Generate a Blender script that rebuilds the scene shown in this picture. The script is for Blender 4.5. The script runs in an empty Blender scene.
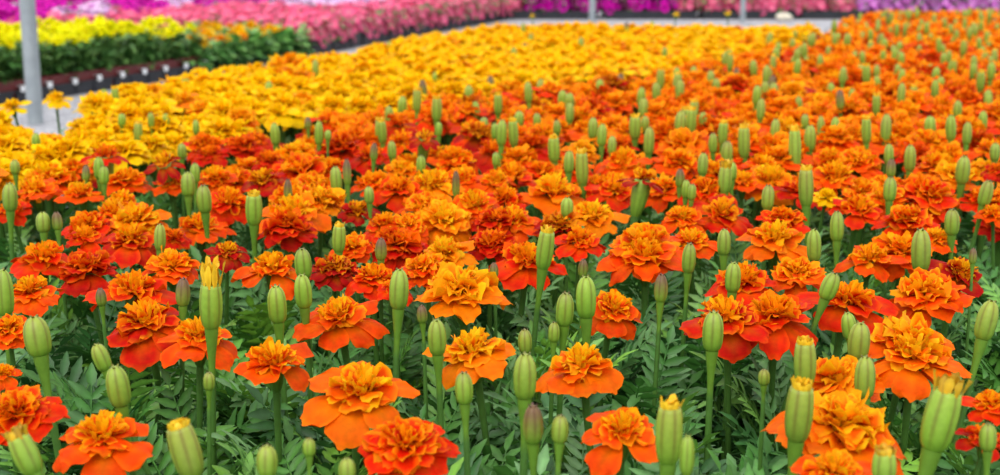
import bpy, math, random
import numpy as np
from mathutils import Vector, Matrix

rnd = random.Random(11)
rng = np.random.default_rng(11)
C = bpy.context.scene.collection
PI = math.pi
sc = bpy.context.scene

# ------------------------------------------------------------------ camera model
F = 1390.0                       # focal length in pixels of a 1000 px wide frame
TH = math.radians(12.2)          # looking down
CT, ST = math.cos(TH), math.sin(TH)
CAMZ = 0.487
YH = 237.5 - F * math.tan(TH)    # horizon row
ZB = 0.25                        # height of the blooms above the ground


def depth(py, z):
    return (CAMZ - z) * F / (CT * (py - YH))


def at(px, py, zc):
    u, v = (px - 500) / F, -(py - 237.5) / F
    return np.array((zc * u, zc * (CT + v * ST), CAMZ + zc * (-ST + v * CT)))


def on_plane(px, py, z):
    return at(px, py, depth(py, z))


def project(p):
    x, y, z = p[0], p[1], p[2] - CAMZ
    zc = y * CT - z * ST
    v = y * ST + z * CT
    return 500 + F * x / zc, 237.5 - F * v / zc, zc


def in_poly(x, y, poly):
    c = False
    n = len(poly)
    for i in range(n):
        x1, y1 = poly[i]
        x2, y2 = poly[(i + 1) % n]
        if (y1 > y) != (y2 > y) and x < (x2 - x1) * (y - y1) / (y2 - y1) + x1:
            c = not c
    return c


def lin(c):
    c = np.array(c, float) / 255.0
    return np.where(c <= 0.04045, c / 12.92, ((c + 0.055) / 1.055) ** 2.4)


# ------------------------------------------------------------------ mesh builder
class MB:
    def __init__(self):
        self.v, self.f, self.c, self.n, self.m = [], [], [], 0, []

    def add(self, v, f, c, mi=0):
        v = np.asarray(v, float)
        c = np.asarray(c, float)
        if c.ndim == 1:
            c = np.repeat(c[None], len(v), 0)
        f = np.asarray(f, int)
        self.v.append(v)
        self.c.append(c)
        self.f.append(f + self.n)
        self.m.append(np.full(len(f), mi, int))
        self.n += len(v)

    def grid(self, v, nu, nv, c, close=False, mi=0):
        self.add(v, grid_faces(nu, nv, close), c, mi)

    def merge(self, o, mat4=None, tint=None):
        V = np.concatenate(o.v)
        if mat4 is not None:
            V = V @ mat4[:3, :3].T + mat4[:3, 3]
        c = np.concatenate(o.c)
        if tint is not None:
            c = c * tint
        self.v.append(V)
        self.c.append(c)
        self.f.append(np.concatenate(o.f) + self.n)
        self.m.append(np.concatenate(o.m))
        self.n += len(V)

    def pack(self):
        if len(self.v) > 1:
            self.v, self.c, self.f, self.m = [np.concatenate(self.v)], [np.concatenate(self.c)], [np.concatenate(self.f)], [np.concatenate(self.m)]
        return self

    def mesh(self, name, mats, smooth=True):
        self.pack()
        v, f, c, mi = self.v[0], self.f[0], self.c[0], self.m[0]
        me = bpy.data.meshes.new(name)
        me.vertices.add(len(v))
        me.vertices.foreach_set('co', v.astype(np.float32).ravel())
        k = f.shape[1]
        me.loops.add(len(f) * k)
        me.loops.foreach_set('vertex_index', f.astype(np.int32).ravel())
        me.polygons.add(len(f))
        me.polygons.foreach_set('loop_start', np.arange(0, len(f) * k, k, dtype=np.int32))
        me.polygons.foreach_set('loop_total', np.full(len(f), k, np.int32))
        me.polygons.foreach_set('material_index', mi.astype(np.int32))
        me.update(calc_edges=True)
        a = me.color_attributes.new('Col', 'FLOAT_COLOR', 'POINT')
        a.data.foreach_set('color', np.concatenate([np.clip(c, 0, 1), np.ones((len(c), 1))], 1).astype(np.float32).ravel())
        me.polygons.foreach_set('use_smooth', np.full(len(f), smooth))
        for m in (mats if isinstance(mats, (list, tuple)) else [mats]):
            me.materials.append(m)
        me.validate()
        return me


_gf = {}


def grid_faces(nu, nv, close=False):
    """nv rows of nu points."""
    k = (nu, nv, close)
    if k not in _gf:
        out = []
        for j in range(nv - 1):
            for i in range(nu if close else nu - 1):
                i2 = (i + 1) % nu
                out.append((j * nu + i, j * nu + i2, (j + 1) * nu + i2, (j + 1) * nu + i))
        _gf[k] = np.array(out)
    return _gf[k]


def link(name, me, parent=None, loc=(0, 0, 0)):
    o = bpy.data.objects.new(name, me)
    C.objects.link(o)
    o.location = loc
    if parent is not None:
        o.parent = parent
    return o


def tag(o, label, cat, group=None, kind=None):
    o['label'] = label
    o['category'] = cat
    if group:
        o['group'] = group
    if kind:
        o['kind'] = kind
    return o


def thing(name, label, cat, loc, group=None, rz=0.0):
    o = link(name, None, None, loc)
    o.rotation_euler = (0, 0, rz)
    return tag(o, label, cat, group)


# ------------------------------------------------------------------ materials
def mat_vc(name, rough=0.5, spec=0.3, transl=0.0, var=0.15, scale=300.0, bump=0.0):
    m = bpy.data.materials.new(name)
    m.use_nodes = True
    nt = m.node_tree
    N, L = nt.nodes, nt.links
    b = N['Principled BSDF']
    b.inputs['Roughness'].default_value = rough
    b.inputs['Specular IOR Level'].default_value = spec
    at_ = N.new('ShaderNodeAttribute')
    at_.attribute_name = 'Col'
    tc = N.new('ShaderNodeTexCoord')
    no = N.new('ShaderNodeTexNoise')
    no.inputs['Scale'].default_value = scale
    no.inputs['Detail'].default_value = 3
    L.new(tc.outputs['Object'], no.inputs['Vector'])
    mr = N.new('ShaderNodeMapRange')
    mr.inputs['From Min'].default_value = 0.3
    mr.inputs['From Max'].default_value = 0.7
    mr.inputs['To Min'].default_value = 1 - var
    mr.inputs['To Max'].default_value = 1 + var
    L.new(no.outputs['Fac'], mr.inputs['Value'])
    mx = N.new('ShaderNodeVectorMath')
    mx.operation = 'SCALE'
    L.new(at_.outputs['Color'], mx.inputs[0])
    L.new(mr.outputs['Result'], mx.inputs['Scale'])
    L.new(mx.outputs['Vector'], b.inputs['Base Color'])
    if bump:
        bp = N.new('ShaderNodeBump')
        bp.inputs['Strength'].default_value = bump
        bp.inputs['Distance'].default_value = 0.001
        L.new(no.outputs['Fac'], bp.inputs['Height'])
        L.new(bp.outputs['Normal'], b.inputs['Normal'])
    if transl:
        t = N.new('ShaderNodeBsdfTranslucent')
        L.new(mx.outputs['Vector'], t.inputs['Color'])
        ms = N.new('ShaderNodeMixShader')
        ms.inputs['Fac'].default_value = transl
        L.new(b.outputs[0], ms.inputs[1])
        L.new(t.outputs[0], ms.inputs[2])
        L.new(ms.outputs[0], N['Material Output'].inputs['Surface'])
    return m


def mat_noise(name, stops, scale, rough=0.9, bump=0.3, dist=0.01, kind='noise'):
    m = bpy.data.materials.new(name)
    m.use_nodes = True
    nt = m.node_tree
    N, L = nt.nodes, nt.links
    b = N['Principled BSDF']
    b.inputs['Roughness'].default_value = rough
    tc = N.new('ShaderNodeTexCoord')
    if kind == 'voronoi':
        t = N.new('ShaderNodeTexVoronoi')
        out = t.outputs['Color']
    else:
        t = N.new('ShaderNodeTexNoise')
        t.inputs['Detail'].default_value = 6
        out = t.outputs['Fac']
    t.inputs['Scale'].default_value = scale
    L.new(tc.outputs['Object'], t.inputs['Vector'])
    r = N.new('ShaderNodeValToRGB')
    while len(r.color_ramp.elements) < len(stops):
        r.color_ramp.elements.new(0.5)
    for e, (p, c) in zip(r.color_ramp.elements, stops):
        e.position = p
        e.color = (*lin(c), 1)
    L.new(out, r.inputs['Fac'])
    L.new(r.outputs['Color'], b.inputs['Base Color'])
    bp = N.new('ShaderNodeBump')
    bp.inputs['Strength'].default_value = bump
    bp.inputs['Distance'].default_value = dist
    L.new(t.outputs['Distance'] if kind == 'voronoi' else out, bp.inputs['Height'])
    L.new(bp.outputs['Normal'], b.inputs['Normal'])
    return m


M_PET = mat_vc('petal_tissue', 0.62, 0.08, 0.28, 0.12, 260, 0.25)
M_BUD = mat_vc('bud_skin', 0.42, 0.35, 0.0, 0.08, 350, 0.1)
M_LEAF = mat_vc('leaf_blade', 0.45, 0.4, 0.15, 0.2, 120, 0.2)
M_STEM = mat_vc('stem_skin', 0.5, 0.3, 0.0, 0.12, 200, 0.1)
M_SOFT = mat_vc('far_petal_tissue', 0.65, 0.08, 0.28, 0.1, 60)
M_GRAVEL = mat_noise('gravel', [(0.0, (120, 120, 128)), (0.5, (158, 158, 165)), (1.0, (190, 190, 194))], 70, 0.95, 0.5, 0.01, 'voronoi')
M_SOIL = mat_noise('dark_soil', [(0.3, (18, 16, 14)), (0.7, (46, 38, 30))], 90, 1.0, 0.6)
M_POLE = mat_noise('galvanised_steel', [(0.3, (140, 148, 154)), (0.7, (162, 170, 174))], 25, 0.45, 0.05)
M_POLE.node_tree.nodes['Principled BSDF'].inputs['Metallic'].default_value = 0.25
M_BLACK = mat_noise('black_plastic', [(0.3, (22, 24, 30)), (0.7, (40, 42, 50))], 20, 0.5, 0.05)
M_BROWN = mat_noise('red_brown_plastic', [(0.3, (92, 18, 18)), (0.7, (118, 28, 26))], 20, 0.5, 0.05)
M_WHITE = mat_noise('white_plastic', [(0.3, (225, 228, 232)), (0.7, (245, 246, 248))], 20, 0.5, 0.02)
M_ROCK = mat_noise('pale_stone', [(0.3, (190, 180, 160)), (0.7, (226, 218, 200))], 30, 0.9, 0.4)

# ------------------------------------------------------------------ petals
_PS = np.array((0, .12, .3, .5, .7, .85, .95, 1.0))
_PW = np.array((.16, .28, .56, .86, 1.0, .95, .74, .5))
_NW = np.array((.5, .6, .75, .9, 1.0, .95, .8, .55))


def petal(mb, az, r0, z0, L, W, el, droop, cup, ruf, c0, c1, rim, nu=5, nv=6, narrow=False, twist=0.0, R=None, rimw=0.5, mi=0, redden=0.0):
    """One petal: az direction, r0/z0 root, L long, W wide; el elevation at the root that falls by droop along it."""
    R = R or rnd
    s = np.linspace(0, 1, nv)
    u = np.linspace(-1, 1, nu)
    th = np.radians(el - droop * s ** 1.2)
    ds = L / (nv - 1)
    rr = np.concatenate(([0], np.cumsum(np.cos((th[1:] + th[:-1]) / 2) * ds)))
    zz = np.concatenate(([0], np.cumsum(np.sin((th[1:] + th[:-1]) / 2) * ds)))
    w = np.interp(s, _PS, _NW if narrow else _PW) * W / 2
    S, U = np.meshgrid(s, u, indexing='ij')
    ph, ph2, k = R.uniform(0, 6.28), R.uniform(0, 6.28), R.uniform(2.2, 3.8)
    wav = np.sin(k * U + ph) * S ** 1.5 * ruf * L
    wav2 = np.sin(7 * S + ph2 + U * 2) * np.abs(U) * ruf * 0.6 * L
    cu = cup * W * (U ** 2) * (0.3 + 0.7 * S)
    off = wav + wav2 + cu
    end = -0.10 * L * S ** 4 * (U ** 2) + 0.035 * L * np.sin(5.5 * U + ph2) * S ** 6
    tn = np.stack((np.cos(th), np.sin(th)), 1)       # along
    nn = np.stack((-np.sin(th), np.cos(th)), 1)      # up
    r = r0 + rr[:, None] + tn[:, 0:1] * end + nn[:, 0:1] * off
    z = z0 + zz[:, None] + tn[:, 1:2] * end + nn[:, 1:2] * off
    y = U * w[:, None]
    if twist:
        tw = twist * S
        y, dz = y * np.cos(tw), y * np.sin(tw)
        z = z + dz
    ca, sa = math.cos(az), math.sin(az)
    V = np.stack((r * ca - y * sa, r * sa + y * ca, z), -1).reshape(-1, 3)
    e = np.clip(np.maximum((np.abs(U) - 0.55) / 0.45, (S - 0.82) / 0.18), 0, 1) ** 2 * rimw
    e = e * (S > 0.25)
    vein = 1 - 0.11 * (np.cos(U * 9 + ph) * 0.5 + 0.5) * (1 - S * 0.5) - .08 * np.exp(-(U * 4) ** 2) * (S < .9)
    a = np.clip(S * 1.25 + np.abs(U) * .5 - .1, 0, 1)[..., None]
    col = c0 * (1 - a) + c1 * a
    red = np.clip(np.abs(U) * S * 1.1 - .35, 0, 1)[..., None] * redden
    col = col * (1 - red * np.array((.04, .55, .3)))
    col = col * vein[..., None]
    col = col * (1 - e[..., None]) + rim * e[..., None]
    col = col * R.uniform(0.86, 1.1)
    mb.grid(V, nu, nv, col.reshape(-1, 3), mi=mi)


# ray colour, crest colour, centre colour, rim colour
TINT = {
    'R': ((200, 10, 2), (212, 32, 1), (250, 136, 8), (240, 84, 6)),
    'C': ((168, 4, 8), (190, 20, 4), (254, 180, 14), (214, 50, 8)),
    'S': ((228, 32, 0), (236, 58, 0), (254, 162, 10), (252, 116, 6)),
    'O': ((244, 70, 0), (247, 92, 0), (255, 178, 14), (255, 146, 8)),
    'G': ((252, 122, 0), (253, 138, 0), (255, 194, 18), (255, 178, 22)),
    'Y': ((255, 194, 0), (255, 186, 0), (255, 204, 4), (255, 208, 8)),
    'Q': ((206, 12, 2), (232, 62, 0), (255, 168, 10), (252, 124, 8)),
    'H': ((249, 96, 0), (251, 112, 0), (255, 188, 16), (255, 164, 14)),
    'L': ((255, 248, 0), (252, 240, 0), (255, 248, 14), (255, 252, 30)),
}
TINT = {k: [lin(c) for c in v] for k, v in TINT.items()}
GREEN = lin((104, 144, 42))
GREEN_D = lin((72, 112, 44))
PALE = lin((150, 174, 60))


def jit(c, R, a=0.08):
    return np.clip(c * np.array([1 + R.uniform(-a, a), 1 + R.uniform(-2.2 * a, 2.2 * a), 1]), 0, 1)


def bloom_parts(D, tint, style, R, rays=None, lod=0):
    """(ray ring, crest, centre) as builders, the root of the flower at the origin, axis up, D across."""
    ray_c, crest_c, cen_c, rim_c = TINT[tint]
    a, b, c = MB(), MB(), MB()
    rad = D / 2
    young = style == 's'
    # outer rays
    if rays:
        azs = [-math.radians(x) for x in rays]
    else:
        n = {'r': R.choice((6, 7, 8)), 'd': R.choice((9, 10, 11)), 's': R.choice((6, 7))}[style]
        a0 = R.uniform(0, 6.28)
        azs = [a0 + 2 * PI * (i + R.uniform(-.22, .22)) / n for i in range(n)]
    nu, nv = ((7, 8), (4, 5), (3, 4))[lod]
    for az in azs:
        dr = R.uniform(22, 78) if style != 's' else R.uniform(30, 60)
        L = rad * R.uniform(0.86, 1.18) * (1.0 if style != 's' else 0.95)
        cr = jit(ray_c, R)
        petal(a, az + R.uniform(-.12, .12), rad * .06, -.0005, L, rad * R.uniform(.58, .88) * (1 if style != 's' else .8), R.uniform(-4, 20), dr, R.uniform(-.14, .1), R.uniform(.02, .05),
              jit(crest_c * .6 + cen_c * .4, R), cr, jit(rim_c, R), nu, nv, R=R, rimw=.25, redden=R.uniform(.3, 1.2) if tint in 'OSGH' else 0)
    a.nray = len(azs)
    if style == 'd' or lod == 0 and style == 'r':
        n = 9 if style == 'd' else 5
        a0 = R.uniform(0, 6.28)
        for i in range(n):
            petal(a, a0 + 2 * PI * (i + R.uniform(-.3, .3)) / n, rad * .06, rad * .05, rad * (R.uniform(.72, .88) if style == 'd' else R.uniform(.58, .72)), rad * R.uniform(.48, .66), R.uniform(18, 32), R.uniform(30, 55),
                  R.uniform(-.2, .2), R.uniform(.05, .09), jit(crest_c, R) * .85, jit(ray_c, R), jit(rim_c, R), max(nu - 2, 3), max(nv - 2, 3), R=R, rimw=.6, twist=R.uniform(-.4, .4), redden=.5 if tint in 'OSGH' else 0)
    # crest rings of crumpled petals
    if young:
        rings = [(8, .5, 34, .42)]
    elif style == 'd':
        rings = [(11, .74, 20, .46), (11, .64, 34, .42), (9, .52, 50, .38), (7, .42, 68, .32)]
    else:
        rings = [(8, .56, 16, .38), (9, .47, 34, .34), (7, .38, 54, .30)]
    if lod == 2:
        rings = [(max(4, n * 2 // 3), l, e, w * 1.3) for n, l, e, w in rings]
    nu2, nv2 = ((5, 6), (3, 4), (2, 3))[lod]
    for q, (n, l, e, w) in enumerate(rings):
        a0 = R.uniform(0, 6.28)
        t = q / max(1, len(rings) - 1)
        for i in range(n):
            v = R.random()
            cc = jit(ray_c * .92 if v < .4 else crest_c if v < .75 else crest_c * .4 + cen_c * .6, R, .10)
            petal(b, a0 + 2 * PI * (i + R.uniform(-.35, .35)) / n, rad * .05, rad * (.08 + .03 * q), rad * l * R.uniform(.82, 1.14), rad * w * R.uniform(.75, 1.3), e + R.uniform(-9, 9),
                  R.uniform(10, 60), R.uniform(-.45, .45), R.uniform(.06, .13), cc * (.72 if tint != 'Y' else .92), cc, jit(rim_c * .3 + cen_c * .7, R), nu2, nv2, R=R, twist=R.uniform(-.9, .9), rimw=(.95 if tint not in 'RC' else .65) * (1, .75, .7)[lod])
    # centre florets
    n = (26, 12, 6)[lod] if not young else (22, 10, 6)[lod]
    for i in range(n):
        q = (i + .5) / n
        petal(c, i * 2.4, rad * .26 * math.sqrt(q), rad * .12, rad * R.uniform(.34, .5) * (1 - .25 * q), rad * R.uniform(.09, .15), 88 - 34 * q + R.uniform(-8, 8), R.uniform(-10, 55),
              R.uniform(.1, .5), .07, cen_c * .9, jit(cen_c, R, .1), jit(cen_c * 1.1, R, .1), 3, (5, 4, 3)[lod], narrow=True, R=R, twist=R.uniform(-.8, .8), rimw=.3)
    return a, b, c


def lathe(mb, prof, n=20, ribs=0, depth_=0.06, cf=None, col=None, M4=None):
    """prof: [(r, z)] from the bottom up."""
    P = np.array(prof, float)
    th = np.linspace(0, 2 * PI, n, endpoint=False)
    r = P[:, 0:1] * np.ones((1, n))
    if ribs:
        r = r * (1 - depth_ * (1 - np.abs(np.sin(ribs / 2 * th))) ** 1.5)[None]
    V = np.stack((r * np.cos(th), r * np.sin(th), P[:, 1:2] * np.ones((1, n))), -1).reshape(-1, 3)
    if cf is not None:
        T = np.repeat(np.linspace(0, 1, len(P))[:, None], n, 1)
        c = cf(T, np.repeat(th[None], len(P), 0)).reshape(-1, 3)
    else:
        c = col
    if M4 is not None:
        V = V @ M4[:3, :3].T + M4[:3, 3]
    mb.grid(V, n, len(P), c, True)


def tube(mb, pts, rs, col, n=8, mi=0):
    pts = np.asarray(pts, float)
    V = []
    for i, p in enumerate(pts):
        d = pts[min(i + 1, len(pts) - 1)] - pts[max(i - 1, 0)]
        d = d / (np.linalg.norm(d) + 1e-9)
        x = np.cross(d, (0, 1, 0.03))
        x /= np.linalg.norm(x)
        y = np.cross(d, x)
        th = np.linspace(0, 2 * PI, n, endpoint=False)
        V.append(p + rs[i] * (np.cos(th)[:, None] * x + np.sin(th)[:, None] * y))
    c = np.asarray(col, float)
    if c.ndim == 2:
        c = np.repeat(c, n, 0)
    mb.grid(np.concatenate(V), n, len(pts), c, True, mi=mi)


def rot_to(axis, spin=0.0):
    q = Vector((0, 0, 1)).rotation_difference(Vector(axis).normalized())
    return np.array((q.to_matrix() @ Matrix.Rotation(spin, 3, 'Z')))


def m4(R3, t, s=1.0):
    M = np.eye(4)
    M[:3, :3] = R3 * s
    M[:3, 3] = t
    return M


def curve_pts(p0, p1, axis, n=7):
    """from p0 on the ground to p1 at the head, arriving along axis."""
    p0, p1, axis = np.array(p0, float), np.array(p1, float), np.array(axis, float)
    L = np.linalg.norm(p1 - p0)
    c1 = p0 + np.array((0, 0, .4 * L))
    c2 = p1 - axis / np.linalg.norm(axis) * .4 * L
    t = np.linspace(0, 1, n)[:, None]
    return (1 - t) ** 3 * p0 + 3 * t * (1 - t) ** 2 * c1 + 3 * t ** 2 * (1 - t) * c2 + t ** 3 * p1


def calyx_profile(w, h):
    return [(w * .2, -h), (w * .3, -h * .9), (w * .42, -h * .65), (w * .5, -h * .3), (w * .5, -h * .05), (w * .42, h * .03)]


def green_cf(lo, hi):
    def f(T, TH_):
        base = lo + (hi - lo) * T[..., None]
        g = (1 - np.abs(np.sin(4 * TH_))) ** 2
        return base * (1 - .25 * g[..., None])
    return f


used = {'bloom': 0}


def place_bloom(px, py, w, tint, style='r', label='', rays=None, lean=None, group='orange and red marigold blooms in the near bed', dy=0.0, calyx=None, side=None, name='marigold_bloom', seed=0):
    R = random.Random(int(px * 131 + py * 7919 + seed))
    dy = dy + (22 if style == 's' and py > 60 else 0)
    zc = depth(py + dy, ZB)
    D = w * zc / F * (1.0 if py > 350 and style == 'r' else 1.06 if py > 235 else 1.12)
    hp = at(px, py, zc)
    base = np.array((hp[0] + R.uniform(-.02, .02), hp[1] + R.uniform(.0, .03), 0.0))
    lean = R.uniform(4, 20) if lean is None else lean
    side = R.uniform(-9, 9) if side is None else side
    axis = np.array((math.sin(math.radians(side)), -math.sin(math.radians(lean)), 1.0))
    axis /= np.linalg.norm(axis)
    head = hp - base - axis * D * .10
    R3 = rot_to(axis, R.uniform(-.15, .15))
    if rays is None and style == 'r':
        R3 = rot_to(axis, R.uniform(0, 6.28))
    t = thing(name, label, 'flower', base, group)
    lod = 0 if py > 150 else 1
    a, b, c = bloom_parts(D, tint, style, R, rays, lod)
    nray = a.nray
    M = m4(R3, head)
    if py > 232:           # near enough to tell the broad outer petals apart: each is a part
        for i in range(nray):
            q = MB()
            q.add(a.v[i] @ M[:3, :3].T + M[:3, 3], grid_faces(7, 8), a.c[i])
            link('outer_petal', q.mesh('outer_petal', M_PET), t)
        a.v, a.c, a.f, a.m, a.n = a.v[nray:], a.c[nray:], [f - 56 * nray for f in a.f[nray:]], a.m[nray:], a.n
    par = t
    for nm, src in (('petal_ring', a), ('petal_crest', b), ('floret_center', c)):
        if not src.v:
            continue
        q = MB()
        q.merge(src, M)
        o = link(nm, q.mesh(nm, M_PET), par)
        if nm == 'petal_crest':
            par = o
    ch = D * (.34 if style != 's' else .72)
    cw = D * (.2 if style != 's' else .36)
    q = MB()
    g = jit(GREEN, R, .05)
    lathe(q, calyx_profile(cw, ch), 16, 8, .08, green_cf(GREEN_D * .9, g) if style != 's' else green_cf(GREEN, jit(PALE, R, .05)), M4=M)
    link('calyx', q.mesh('calyx', M_BUD), t)
    q = MB()
    top = head - axis * ch * .97
    P = curve_pts((0, 0, 0), top, axis)
    rs = np.linspace(.0022, .0019, len(P))
    rs[-1] = cw * .22
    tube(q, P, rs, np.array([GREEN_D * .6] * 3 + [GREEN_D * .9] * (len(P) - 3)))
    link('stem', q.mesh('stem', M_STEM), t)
    return t


def bud_meshes(w, h, kind, R):
    """(bud body, tip or None, swollen neck) standing on the origin, axis up."""
    body, tip, neck = MB(), MB(), MB()
    r = w / 2
    if kind in ('gold', 'spent', 'plume'):
        pr = [(.60, 0), (.80, .08), (.93, .22), (1.0, .42), (1.0, .62), (.95, .80), (.88, .92), (.80, 1.0), (.4, .985), (.05, .97)]
    elif kind == 'purple':
        pr = [(.55, 0), (.80, .08), (.96, .24), (1.0, .42), (.95, .60), (.84, .75), (.64, .88), (.42, .96), (.15, 1.0), (.02, 1.0)]
    else:
        pr = [(.58, 0), (.82, .07), (.95, .2), (1.0, .38), (1.0, .54), (.95, .68), (.84, .8), (.66, .9), (.42, .97), (.15, 1.0), (.02, .995)]
    g0, g1 = jit(GREEN, R, .06), jit(PALE, R, .06)
    tipc = {'purple': lin((104, 62, 50)), 'brown': lin((112, 96, 44))}.get(kind, lin((132, 132, 50)))
    amt = {'purple': .9, 'brown': .8}.get(kind, .45)

    def cf(T, th):
        base = g0 + (g1 - g0) * np.clip(T * 1.5, 0, 1)[..., None]
        k = np.clip((T - (.1 if kind == 'purple' else .45)) / .5, 0, 1)[..., None] * amt
        base = base * (1 - k) + tipc * k
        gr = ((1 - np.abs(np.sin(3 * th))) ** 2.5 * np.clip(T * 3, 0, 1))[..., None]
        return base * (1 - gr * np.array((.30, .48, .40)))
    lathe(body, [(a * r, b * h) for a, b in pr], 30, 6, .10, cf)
    if kind in ('gold', 'spent', 'plume'):
        y0, y1 = lin((236, 176, 20)), lin((246, 200, 40))
        br = lin((120, 78, 26))
        tall = {'gold': .22, 'spent': .34, 'plume': .55}[kind]
        for i in range(9):
            az = 2 * PI * i / 9 + R.uniform(-.1, .1)
            brown = kind == 'spent' and R.random() < .3
            petal(tip, az, r * (.68 if kind == 'gold' else .8), h * .93, h * tall * R.uniform(.75, 1.2), r * .62, 86 + R.uniform(-12, 6), R.uniform(-20, 25), .25, .06, y0 * .85, y1 if not brown else y1 * .5 + br * .3, br if kind == 'spent' else y1, 3, 4, narrow=True, R=R, rimw=.4)
        for i in range(7):
            petal(tip, R.uniform(0, 6.28), r * .25, h * .95, h * tall * R.uniform(.7, 1.15), r * .5, 84, R.uniform(0, 60 if kind != 'plume' else 25), .2, .1, y0 * .8, y0, br if kind == 'spent' else y1, 3, 4, narrow=True, R=R)
    else:
        # five short closed teeth on the tip
        for i in range(5):
            petal(tip, 2 * PI * i / 5 + .3, r * .3, h * .955, h * .09, r * .3, 55, 10, .1, 0, tipc * .9, tipc * .7, tipc * .5, 2, 3, narrow=True, R=R)
    return body, tip


def place_bud(px, py, w, h, kind='green', label='', lean=0.0, group='green marigold buds in the near bed', k=.06, name='marigold_bud', stem_to=None, seed=0):
    """px, py the middle of the bud's body; lean in degrees, to the right in the picture."""
    R = random.Random(int(px * 97 + py * 5001 + seed))
    zc = depth(py + k * (py - YH), ZB)
    W, H = w * zc / F, h * zc / F
    mid = at(px, py, zc)
    axis = np.array((math.sin(math.radians(lean + R.uniform(-3, 3))), math.sin(math.radians(R.uniform(-4, 6))), 1.0))
    axis /= np.linalg.norm(axis)
    foot = mid - axis * H / 2
    dx = -math.tan(math.radians(lean)) * .12
    base = np.array((mid[0] + dx + R.uniform(-.008, .008), mid[1] + R.uniform(.0, .015), 0.0))
    t = thing(name, label, 'flower bud', base, group)
    body, tip = bud_meshes(W, H, kind, R)
    M = m4(rot_to(axis, R.uniform(0, 6)), foot - base)
    par = t
    for nm, src in (('bud_calyx', body), ('bud_tip', tip)):
        q = MB()
        q.merge(src, M)
        par = link(nm, q.mesh(nm, M_BUD), par)
        if nm == 'bud_tip' and kind in ('gold', 'spent', 'plume'):
            par['label'] = 'yellow petal tips' if kind == 'gold' else 'withered yellow florets'
    q = MB()
    f = foot - base
    nl = H * 1.25
    neck0 = f - axis * nl
    P = curve_pts((0, 0, 0), neck0, axis, 6)
    Q = [neck0 + axis * nl * s for s in (.25, .5, .72, .88, 1.0)]
    rs = [W * .13 + .0004] * 6 + [W * .15, W * .18, W * .24, W * .29, W * .31]
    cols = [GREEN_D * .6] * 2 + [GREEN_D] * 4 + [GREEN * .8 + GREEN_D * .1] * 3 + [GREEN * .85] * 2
    tube(q, np.concatenate((P, Q)), rs, np.array(cols), 10)
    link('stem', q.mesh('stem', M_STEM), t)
    return t


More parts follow.
